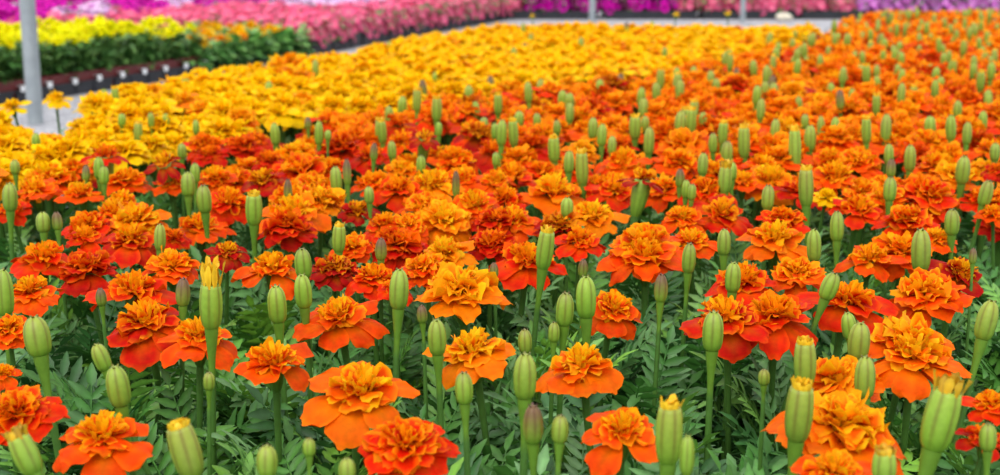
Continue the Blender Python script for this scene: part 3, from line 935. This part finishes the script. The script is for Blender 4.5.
# ------------------------------------------------------------------ foliage of the marigold bed
def leaflet(mb, p, d, n, L, W, col, nv=6):
    """p root, d direction, n up normal; toothed lance shape folded along the midrib."""
    s_ = np.cross(d, n)
    s_ /= np.linalg.norm(s_) + 1e-9
    if nv <= 2:
        V = [p, p + d * L * .5 + s_ * W / 2 + n * W * .1, p + d * L, p + d * L * .5 - s_ * W / 2 + n * W * .1]
        mb.add(V, [(0, 1, 2, 3)], col)
        return
    V, Cc = [], []
    for j in range(nv):
        s = j / (nv - 1)
        w = W / 2 * (math.sin(PI * min(1, s ** .8 * .97 + .03)) + .04) * (1.0 if j % 2 else .82)
        c = p + d * L * s - n * (.14 * L * s * s)
        V += [c - s_ * w + n * w * .35, c, c + s_ * w + n * w * .35]
        Cc += [col, col * 1.35, col]
    mb.grid(np.array(V), 3, nv, np.array(Cc))


LEAFC = [lin(c) for c in ((62, 112, 46), (72, 122, 50), (82, 128, 66), (56, 102, 50), (100, 148, 58), (96, 138, 82))]


def leaf_template(seed, nv, pairs=6):
    R = random.Random(seed)
    mb = MB()
    L = .058
    bend = R.uniform(.15, .9)
    pts = []
    N_ = 9
    th = R.uniform(.0, .15)
    p = np.array((0., 0., 0.))
    for i in range(N_):
        pts.append(p.copy())
        a = .5 - bend * i / N_
        p = p + L / (N_ - 1) * np.array((math.cos(a), th * i / N_, math.sin(a)))
    pts = np.array(pts)
    base = np.array((1., 1., 1.))
    if nv > 2:
        tube(mb, pts, np.linspace(.0011, .0005, N_), base * 1.25, 4)
    for k in range(pairs + 1):
        t = .22 + .78 * k / pairs
        x = t * (N_ - 1)
        i = min(int(x), N_ - 2)
        q = pts[i] + (pts[i + 1] - pts[i]) * (x - i)
        d = pts[i + 1] - pts[i]
        d /= np.linalg.norm(d)
        side = np.cross((0, 0, 1.), d)
        side /= np.linalg.norm(side)
        nrm = np.cross(d, side)
        ll = .0215 * (1 - .45 * abs(t - .5)) * R.uniform(.85, 1.1)
        if k == pairs:
            leaflet(mb, q, d, nrm, ll, .0066, base * R.uniform(.9, 1.1), nv)
            continue
        for sg in (-1, 1):
            dd = d * R.uniform(.55, .9) + side * sg + nrm * R.uniform(-.15, .25)
            dd /= np.linalg.norm(dd)
            nn = nrm - dd * np.dot(nrm, dd)
            nn /= np.linalg.norm(nn)
            leaflet(mb, q, dd, nn, ll, .0061 * R.uniform(.85, 1.15), base * R.uniform(.85, 1.12), nv)
    return mb.pack()


LT = [[leaf_template(i, nv) for i in range(7)] for nv in (7, 4, 2)]


def leaf_at(q, p, az, el, roll, s, lod, col):
    T = rnd.choice(LT[lod])
    R3 = np.array(Matrix.Rotation(az, 3, 'Z') @ Matrix.Rotation(-el, 3, 'Y') @ Matrix.Rotation(roll, 3, 'X'))
    q.merge(T, m4(R3, p, s), col)


BED = [(-.55, .42), (.62, .42), (1.0, 1.8), (1.95, 4.2), (1.75, 4.55), (1.1, 4.5), (-.02, 4.05), (-.42, 3.1), (-.58, 2.6), (-.72, 2.0), (-.95, 1.55)]
fol, fol_far = MB(), MB()
step = .075
y = .45
nplants = 0
while y < 4.55:
    x = -1.3 + rnd.uniform(0, step)
    while x < 2.05:
        cx, cy = x + rnd.uniform(-.3, .3) * step, y + rnd.uniform(-.3, .3) * step
        px, py, zc = project((cx, cy, .18))
        if in_poly(cx, cy, BED) and abs(cx) < .42 * cy + .2:
            nplants += 1
            pt = np.array((1.0, 1.0, 1.0)) if rnd.random() < .75 else np.array((1.35, 1.3, .95))
            lod = 0 if cy < 1.15 else 1 if cy < 1.9 else 2
            tgt = fol if cy < 1.9 else fol_far
            for i in range((46, 30, 14)[lod]):
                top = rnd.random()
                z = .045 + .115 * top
                az = rnd.uniform(0, 6.283)
                rr = rnd.uniform(0, .022)
                el = rnd.uniform(.0, .55) + .35 * top
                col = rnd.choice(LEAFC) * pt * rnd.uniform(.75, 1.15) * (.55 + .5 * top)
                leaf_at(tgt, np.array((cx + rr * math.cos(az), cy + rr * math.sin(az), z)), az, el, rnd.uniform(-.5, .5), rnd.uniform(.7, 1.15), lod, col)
            for i in range(2):   # the stalk the leaves sit on
                tube(tgt, curve_pts((cx, cy, 0), (cx + rnd.uniform(-.02, .02), cy + rnd.uniform(-.02, .02), .17), (rnd.uniform(-.2, .2), rnd.uniform(-.2, .2), 1), 4), [.002, .002, .0018, .001], GREEN_D * .7, 5)
        x += step
    y += step
print('PLANTS', nplants)
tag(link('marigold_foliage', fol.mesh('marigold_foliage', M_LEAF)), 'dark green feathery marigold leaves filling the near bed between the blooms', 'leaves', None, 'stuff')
tag(link('distant_marigold_foliage', fol_far.mesh('distant_marigold_foliage', M_LEAF)), 'green marigold leaves under the yellow and far orange blooms', 'leaves', None, 'stuff')

# ------------------------------------------------------------------ the ground
def sheet(name, poly, z, m):
    me = bpy.data.meshes.new(name)
    me.from_pydata([(x, y, z) for x, y in poly], [], [list(range(len(poly)))])
    me.materials.append(m)
    o = link(name, me)
    o['kind'] = 'structure'
    return o


sheet('ground', [(-14, -1), (14, -1), (14, 26), (-14, 26)], 0.0, M_GRAVEL)
cxm, cym = .2, 2.0
sheet('soil_bed_floor', [(x + (x - cxm) * .02, y + (y - cym) * .01) for x, y in BED], 0.004, M_SOIL)


# ------------------------------------------------------------------ poles
def pole(px, py, r, label, lean=0.0):
    p = on_plane(px, py, 0.0)
    q = MB()
    prof = [(r, 0), (r, .6), (r, 1.2), (r, 2.3), (r * .98, 2.32), (0.0001, 2.32)]
    lathe(q, prof, 28, col=np.array((.5, .5, .5)))
    return tag(link('greenhouse_pole', q.mesh('greenhouse_pole', M_POLE), None, p), label, 'pole', 'galvanised greenhouse poles')


pole(35.8, 124, .0205, 'thick grey galvanised pole in the upper left beside yellow flowers')
pole(592, 25, .0185, 'thin grey pole in front of the magenta flowers at the back')
pole(742.5, 23, .0165, 'thin grey pole in front of the pink flowers at the back right')

# ------------------------------------------------------------------ the beds on the far left and along the back
P0, P1 = on_plane(15, 104, 0.0), on_plane(190, 77, 0.0)
P3 = on_plane(505, 20, 0.0)
EDIR = (P3 - P0) / np.linalg.norm(P3 - P0)
E1 = (P1 - P0) / np.linalg.norm(P1 - P0)
LEN1 = np.linalg.norm(P1 - P0)


def edge(s, n, e=E1, o=P0):
    """s metres along a bed's front edge, n metres in from it."""
    return o + e * s + np.array((-e[1], e[0], 0.0)) * n


def box(mb, x0, x1, y0, y1, z0, z1, col=(.5, .5, .5), taper=0.0):
    t = taper
    V = [(x0 + t, y0 + t, z0), (x1 - t, y0 + t, z0), (x1 - t, y1 - t, z0), (x0 + t, y1 - t, z0), (x0, y0, z1), (x1, y0, z1), (x1, y1, z1), (x0, y1, z1)]
    mb.add(V, [(0, 3, 2, 1), (4, 5, 6, 7), (0, 1, 5, 4), (1, 2, 6, 5), (2, 3, 7, 6), (3, 0, 4, 7)], np.array(col))


def tray_mesh(L, W, H):
    mb = MB()
    box(mb, -L / 2, L / 2, 0, .004, 0, H, taper=.0)
    box(mb, -L / 2, L / 2, W - .004, W, 0, H)
    box(mb, -L / 2, -L / 2 + .004, .004, W - .004, 0, H)
    box(mb, L / 2 - .004, L / 2, .004, W - .004, 0, H)
    box(mb, -L / 2, L / 2, 0, W, 0, .004)
    for i in range(1, 5):
        x = -L / 2 + L * i / 5
        box(mb, x - .004, x + .004, -.003, .001, .004, H - .006)
    box(mb, -L / 2 - .004, L / 2 + .004, -.006, .002, H - .007, H)
    return mb


def put_tray(p, ang, L, W, H, label, group):
    o = link('plant_tray', tray_mesh(L, W, H).mesh('plant_tray', M_BLACK, False), None, p)
    o.rotation_euler = (0, 0, ang)
    return tag(o, label, 'tray', group)


def leaf_cards(mb, n, r, z0, z1, R, cols, L=.04, W=.022, up=.5):
    for i in range(n):
        a = R.uniform(0, 6.283)
        rr = r * math.sqrt(R.random())
        h = z0 + (z1 - z0) * R.random()
        d = np.array((math.cos(a), math.sin(a), R.uniform(-.3, up)))
        d /= np.linalg.norm(d)
        s = np.cross(d, (0, 0, 1))
        s /= np.linalg.norm(s)
        n_ = np.cross(s, d)
        p = np.array((rr * math.cos(a), rr * math.sin(a), h))
        l, w = L * R.uniform(.7, 1.2), W * R.uniform(.7, 1.2)
        c = cols[R.randrange(len(cols))] * R.uniform(.7, 1.2)
        V = [p, p + d * l * .35 + s * w / 2 + n_ * w * .15, p + d * l * .7 + s * w * .4 + n_ * w * .1 - n_ * l * .03, p + d * l - n_ * l * .1, p + d * l * .7 - s * w * .4 + n_ * w * .1 - n_ * l * .03, p + d * l * .35 - s * w / 2 + n_ * w * .15]
        mb.add(V, [(0, 1, 2, 5), (2, 3, 4, 5)], c)


def trumpet(mb, p, d, r, col, eye, R):
    """five-lobed open trumpet blossom facing d."""
    d = np.array(d) / np.linalg.norm(d)
    R3 = rot_to(d, R.uniform(0, 6.28))
    n = 15
    th = np.linspace(0, 2 * PI, n, endpoint=False)
    lob = 1 - .16 * (np.abs(np.cos(2.5 * th)) < .38)
    V = []
    for k, (q, z) in enumerate(((.10, -.55), (.22, -.2), (.65, .02), (1.0, -.04))):
        rr = r * q * (lob if k == 3 else np.ones(n))
        V.append(np.stack((rr * np.cos(th), rr * np.sin(th), np.full(n, r * z) + (r * .06 * np.sin(5 * th + 1) if k > 1 else 0)), 1))
    V = np.concatenate(V) @ R3.T + p
    cc = np.concatenate([np.repeat((eye * .7)[None], n, 0), np.repeat(eye[None], n, 0), np.repeat(col[None], n, 0), np.repeat((col * 1.04)[None], n, 0)])
    mb.grid(V, n, 4, cc * R.uniform(.88, 1.06), True)


GCOL = [lin(c) for c in ((82, 132, 64), (100, 150, 76), (70, 116, 56), (122, 166, 88))]


def bedding_plant(col, eye, r, h, nb, R, z0=.045):
    fol, fl = MB(), MB()
    leaf_cards(fol, 90, r, z0, h * .85, R, GCOL, .045, .024)
    tube(fol, [(0, 0, 0.0), (0, 0, h * .6)], [.012, .004], GCOL[0] * .6, 5)
    for i in range(nb):
        q = (i + .5) / nb
        a = i * 2.4
        ph = math.acos(1 - q * .98)
        d = np.array((math.sin(ph) * math.cos(a), math.sin(ph) * math.sin(a), math.cos(ph)))
        p = d * np.array((r, r, h - z0)) * R.uniform(.9, 1.08) + np.array((0, 0, z0))
        trumpet(fl, p, d + np.array((R.uniform(-.3, .3), R.uniform(-.3, .3), .15)), .027 * R.uniform(.85, 1.15), jit(col, R, .06), eye, R)
    return fol, fl


def pom_plant(tints, r, h, nb, R, fz0=.055, gk=1.0, D=.046):
    fol, fl = MB(), []
    leaf_cards(fol, 150, r * 1.05, fz0, h * .80, R, [c * gk for c in GCOL], .05, .02, .9)
    tube(fol, [(0, 0, 0.0), (0, 0, h * .6)], [.012, .004], GCOL[0] * .6, 5)
    for i in range(nb):
        t = R.choice(tints)
        a, b, c = bloom_parts(D * R.uniform(.85, 1.15), t, 'd', R, None, 2)
        an = i * 2.4
        rr = r * math.sqrt((i + .5) / nb)
        p = (rr * math.cos(an), rr * math.sin(an), h * R.uniform(.84, 1.04))
        M = m4(rot_to((math.cos(an) * .35 * rr / r, math.sin(an) * .35 * rr / r - .2, 1)), p)
        g = MB()
        for s in (a, b, c):
            g.merge(s, M)
        fl.append(g)
    return fol, fl


PROT = {}


def plant_protos(key, n, fn):
    PROT[key] = []
    for i in range(n):
        fo, fl = fn(random.Random(i * 31 + len(key) * 7))
        PROT[key].append((fo.mesh(key + '_foliage', M_LEAF), [g.mesh(key + '_blossoms', M_SOFT) for g in (fl if isinstance(fl, list) else [fl])]))


cP, cM, cL, cW, cPk = lin((246, 100, 146)), lin((222, 20, 178)), lin((238, 120, 228)), lin((240, 206, 240)), lin((244, 120, 156))
plant_protos('pink', 3, lambda R: bedding_plant(cP, lin((250, 160, 180)), .10, .17, 34, R))
plant_protos('magenta', 3, lambda R: bedding_plant(cM, lin((120, 6, 100)), .10, .18, 30, R))
plant_protos('lilac', 2, lambda R: bedding_plant(cL, lin((240, 190, 236)), .10, .18, 28, R))
plant_protos('pale', 2, lambda R: bedding_plant(cW, lin((210, 120, 214)), .10, .18, 30, R))
plant_protos('lemon', 4, lambda R: pom_plant(['L'], .055, .185, 6, R))
plant_protos('mixed', 3, lambda R: pom_plant(['Y', 'G', 'O', 'Y'], .06, .10, 2, R, .02, 1.5, D=.045))


def put_plant(key, p, label, group, name, s=1.0, rz=None):
    fo, fl = rnd.choice(PROT[key])
    t = thing(name, label, 'flowering plant', p, group, rnd.uniform(0, 6.28) if rz is None else rz)
    t.scale = (s, s, s * rnd.uniform(.94, 1.06))
    link('foliage', fo, t)
    for g in fl:
        link('blossom_cover' if len(fl) == 1 else 'bloom', g, t)
    return t


ANG1 = math.atan2(E1[1], E1[0])
# yellow-flowered plants in brown pots on black trays, left
k = 0
pots = []
s = -.42
while s < LEN1 + .02:
    pots.append(s)
    s += .118
for i in range(3):
    L = (LEN1 + .5) / 3
    put_tray(edge(-.46 + L * (i + .5), 0), ANG1, L - .015, .7, .040, ['black tray at the left frame edge under the yellow-flowered plants', 'black tray behind the thick grey pole, under red-brown pots',
             'black tray at the right end of the yellow-flowered row'][i], 'black trays under the yellow-flowered plants')
for i, s in enumerate(pots):
    p = edge(s + .058, .008)
    px, py, zc = project(p)
    t = thing('pot_pack', uniq('red-brown pot with white tag under yellow flowers, %d%% across the photo' % round(px / 10), px, py), 'plant pot', p + np.array((0, 0, .004)), 'red-brown pots under the yellow flowers', ANG1)
    q = MB()
    W_, D_ = .113, .11
    for a in ((-W_ / 2, W_ / 2, 0, .003), (-W_ / 2, W_ / 2, D_ - .003, D_), (-W_ / 2, -W_ / 2 + .003, 0.003, D_ - .003), (W_ / 2 - .003, W_ / 2, .003, D_ - .003)):
        box(q, *a, .0, .064)
    box(q, -W_ / 2, W_ / 2, -.004, .003, .056, .064)
    box(q, -W_ / 2 + .003, W_ / 2 - .003, .003, D_ - .003, .0, .05)
    link('pot', q.mesh('pot', M_BROWN, False), t)
    q = MB()
    box(q, .030, .050, -.016, -.014, .030, .048)
    box(q, .030, .050, -.015, .0, .046, .048)
    link('white_tag', q.mesh('white_tag', M_WHITE, False), t)['label'] = 'square white plastic tag'
rows = 5
for j in range(rows):
    for i, s in enumerate(pots):
        p = edge(s + .058 + rnd.uniform(-.012, .012), .062 + .105 * j)
        px, py, zc = project(p + np.array((0, 0, .2)))
        if not -60 < px < 260:
            continue
        lab = uniq('bright yellow-flowered plant in the %s row of potted plants, %d%% across the photo' % (('front', 'second', 'third', 'fourth', 'fifth', 'sixth')[j], round(px / 10)), px, py)
        put_plant('lemon', p + np.array((0, 0, .004)), lab, 'yellow-flowered plants on the black trays', 'yellow_flowering_plant', 1.02 - .06 * (s / LEN1))
# low mixed orange and yellow plants next to them
P2 = on_plane(312, 55, 0.0)
E2 = (P2 - P1) / np.linalg.norm(P2 - P1)
L2 = np.linalg.norm(P2 - P1)
for j in range(4):
    for i in range(int(L2 / .115)):
        p = edge(.075 + i * .115 + rnd.uniform(-.02, .02), .06 + j * .11, E2, P1)
        px, py, zc = project(p)
        put_plant('mixed', p, uniq('low amber-flowered plant beside the pink bed, %s row, %d%% across the photo' % (('front', 'second', 'third', 'fourth')[j], round(px / 10)), px, py), 'low orange and amber plants', 'amber_flowering_plant', 1.25)
# pink, magenta and pale mass behind
E3 = (P3 - P2) / np.linalg.norm(P3 - P2)
L3 = np.linalg.norm(P3 - P2)
ANG3 = math.atan2(E3[1], E3[0])
for i in range(5):
    L = L3 / 5
    put_tray(edge(L * (i + .5), 0, E3, P2), ANG3, L - .02, .3, .062, uniq('long black tray edging the pink bed beside the gravel path, %d%% across the photo' % round(project(edge(L * (i + .5), 0, E3, P2))[0] / 10), 0, 0), 'black trays along the pink bed')
MAG = [(-90, -60), (-90, 24), (0, 21), (40, 17), (80, 10), (140, 9), (190, 3), (300, -2), (400, -9), (430, -60)]
PALE_SPOTS = [(98, 7, 16, 6), (70, 9, 10, 5), (175, 1, 16, 4), (330, 0, 60, 4), (20, 6, 8, 4)]
nb = 0
s = -3.2
while s < L3 + .02:
    n = .085
    while n < 4.2:
        p = edge(s + rnd.uniform(-.035, .035), n + (rnd.uniform(-.035, .035) if n > .1 else 0), E3, P2)
        px, py, zc = project(p + np.array((0, 0, .17)))
        n += .155
        if not (-50 < px < 520 and py > -24 and zc < 9.5):
            continue
        d0 = p - P0
        n1 = -E1[1] * d0[0] + E1[0] * d0[1]
        if (s < .02 and n1 < .74) or s < .03 and ((p - P1)[0] * -E2[1] + (p - P1)[1] * E2[0]) < .56:
            continue
        key, lab, g, nm = 'pink', 'pink flowering plant in the dense pink bed behind the yellow and amber plants', 'pink plants massed in the bed', 'pink_flowering_plant'
        if in_poly(px, py, MAG):
            key, lab, g, nm = 'magenta', 'magenta flowering plant in the strip along the top left of the photo', 'magenta plants behind the pink bed', 'magenta_flowering_plant'
        if any(((px - a) / c) ** 2 + ((py - b) / d) ** 2 < 1 for a, b, c, d in PALE_SPOTS):
            key, lab, g, nm = 'pale', 'pale lilac-white flowering plant among the magenta ones at the top left', 'pale plants among the magenta', 'pale_flowering_plant'
        put_plant(key, p, lab, g, nm, 1.0 if n > .3 else 1.04)
        nb += 1
    s += .15
print('MASS', nb)
# back row across the top right
YB = on_plane(600, 19.3, 0.0)[1]
x = .02
i = 0
while x < 3.3:
    px = project((x + .3, YB, 0))[0]
    put_tray((x + .29, YB, 0), 0.0, .56, .26, .052, uniq('black tray along the back row beyond the gravel strip, %d%% across the photo' % round(px / 10), px, 17), 'black trays along the back')
    x += .60
for j in range(2):
    x = .06
    while x < 3.25:
        p = np.array((x + rnd.uniform(-.02, .02), YB + .10 + .17 * j, 0.0))
        px = project(p)[0]
        key = 'pink' if px < 514 else 'magenta' if px < 668 else 'pink' if px < 852 else 'lilac'
        put_plant(key, p, uniq('%s flowering plant in the %s row along the back, %d%% across the photo' % (key, ('front', 'second')[j], round(px / 10)), px, 8), '%s plants in the back row' % key, key + '_flowering_plant', 1.0)
        x += .155
# pale stone on the gravel strip
p = on_plane(784, 21, 0.0)
q = MB()
R = random.Random(4)
nn, mm = 16, 9
V = []
for j in range(mm):
    f_ = PI * j / (mm - 1)
    for i in range(nn):
        a = 2 * PI * i / nn
        k_ = 1 + .08 * math.sin(3 * a + 2 * f_) + .05 * math.sin(5 * a)
        V.append((.052 * k_ * math.sin(f_) * math.cos(a), .04 * k_ * math.sin(f_) * math.sin(a), .022 - .026 * math.cos(f_) * k_))
q.grid(np.array(V), nn, mm, np.array((.5, .5, .5)), True)
tag(link('stone', q.mesh('stone', M_ROCK), None, p), 'pale rounded stone lying on the gravel strip before the back row', 'stone')
for px, py, w_, lab in ((532, 15, 6, 'tiny yellow bloom rising above the far yellow edge, left of the thin pole'), (677, 13, 7, 'tiny amber bloom rising above the far yellow edge between the two thin poles'),
                        (728, 12, 7, 'tiny yellow bloom on a tall stalk just left of the right-hand thin pole')):
    place_bloom(px, py, w_, 'Y', 's', lab, group=None, name='yellow_marigold_bloom', dy=5)


# ------------------------------------------------------------------ light
w = bpy.data.worlds.new('overcast')
sc.world = w
w.use_nodes = True
nt = w.node_tree
bg = nt.nodes['Background']
tc = nt.nodes.new('ShaderNodeTexCoord')
sp = nt.nodes.new('ShaderNodeSeparateXYZ')
nt.links.new(tc.outputs['Generated'], sp.inputs[0])
rp = nt.nodes.new('ShaderNodeValToRGB')
rp.color_ramp.elements[0].position = 0.0
rp.color_ramp.elements[0].color = (.62, .66, .70, 1)
rp.color_ramp.elements[1].position = 1.0
rp.color_ramp.elements[1].color = (1.0, 1.0, 1.0, 1)
nt.links.new(sp.outputs['Z'], rp.inputs[0])
nt.links.new(rp.outputs[0], bg.inputs['Color'])
bg.inputs['Strength'].default_value = 1.25
sd = bpy.data.lights.new('soft_sun', 'SUN')
sd.energy = 1.6
sd.angle = math.radians(50)
sd.color = (1.0, .97, .92)
so = bpy.data.objects.new('soft_sun', sd)
C.objects.link(so)
so.rotation_euler = (math.radians(40), math.radians(-14), 0)

cd = bpy.data.cameras.new('camera')
cd.sensor_width = 36.0
cd.lens = F * 36.0 / 1000.0
cd.clip_start = .02
cd.dof.use_dof = True
cd.dof.focus_distance = .90
cd.dof.aperture_fstop = 12.0
co = bpy.data.objects.new('camera', cd)
C.objects.link(co)
co.location = (0, 0, CAMZ)
co.rotation_euler = (PI / 2 - TH, 0, 0)
sc.camera = co
sc.view_settings.view_transform = 'Standard'
sc.view_settings.look = 'None'
sc.view_settings.exposure = 0.32
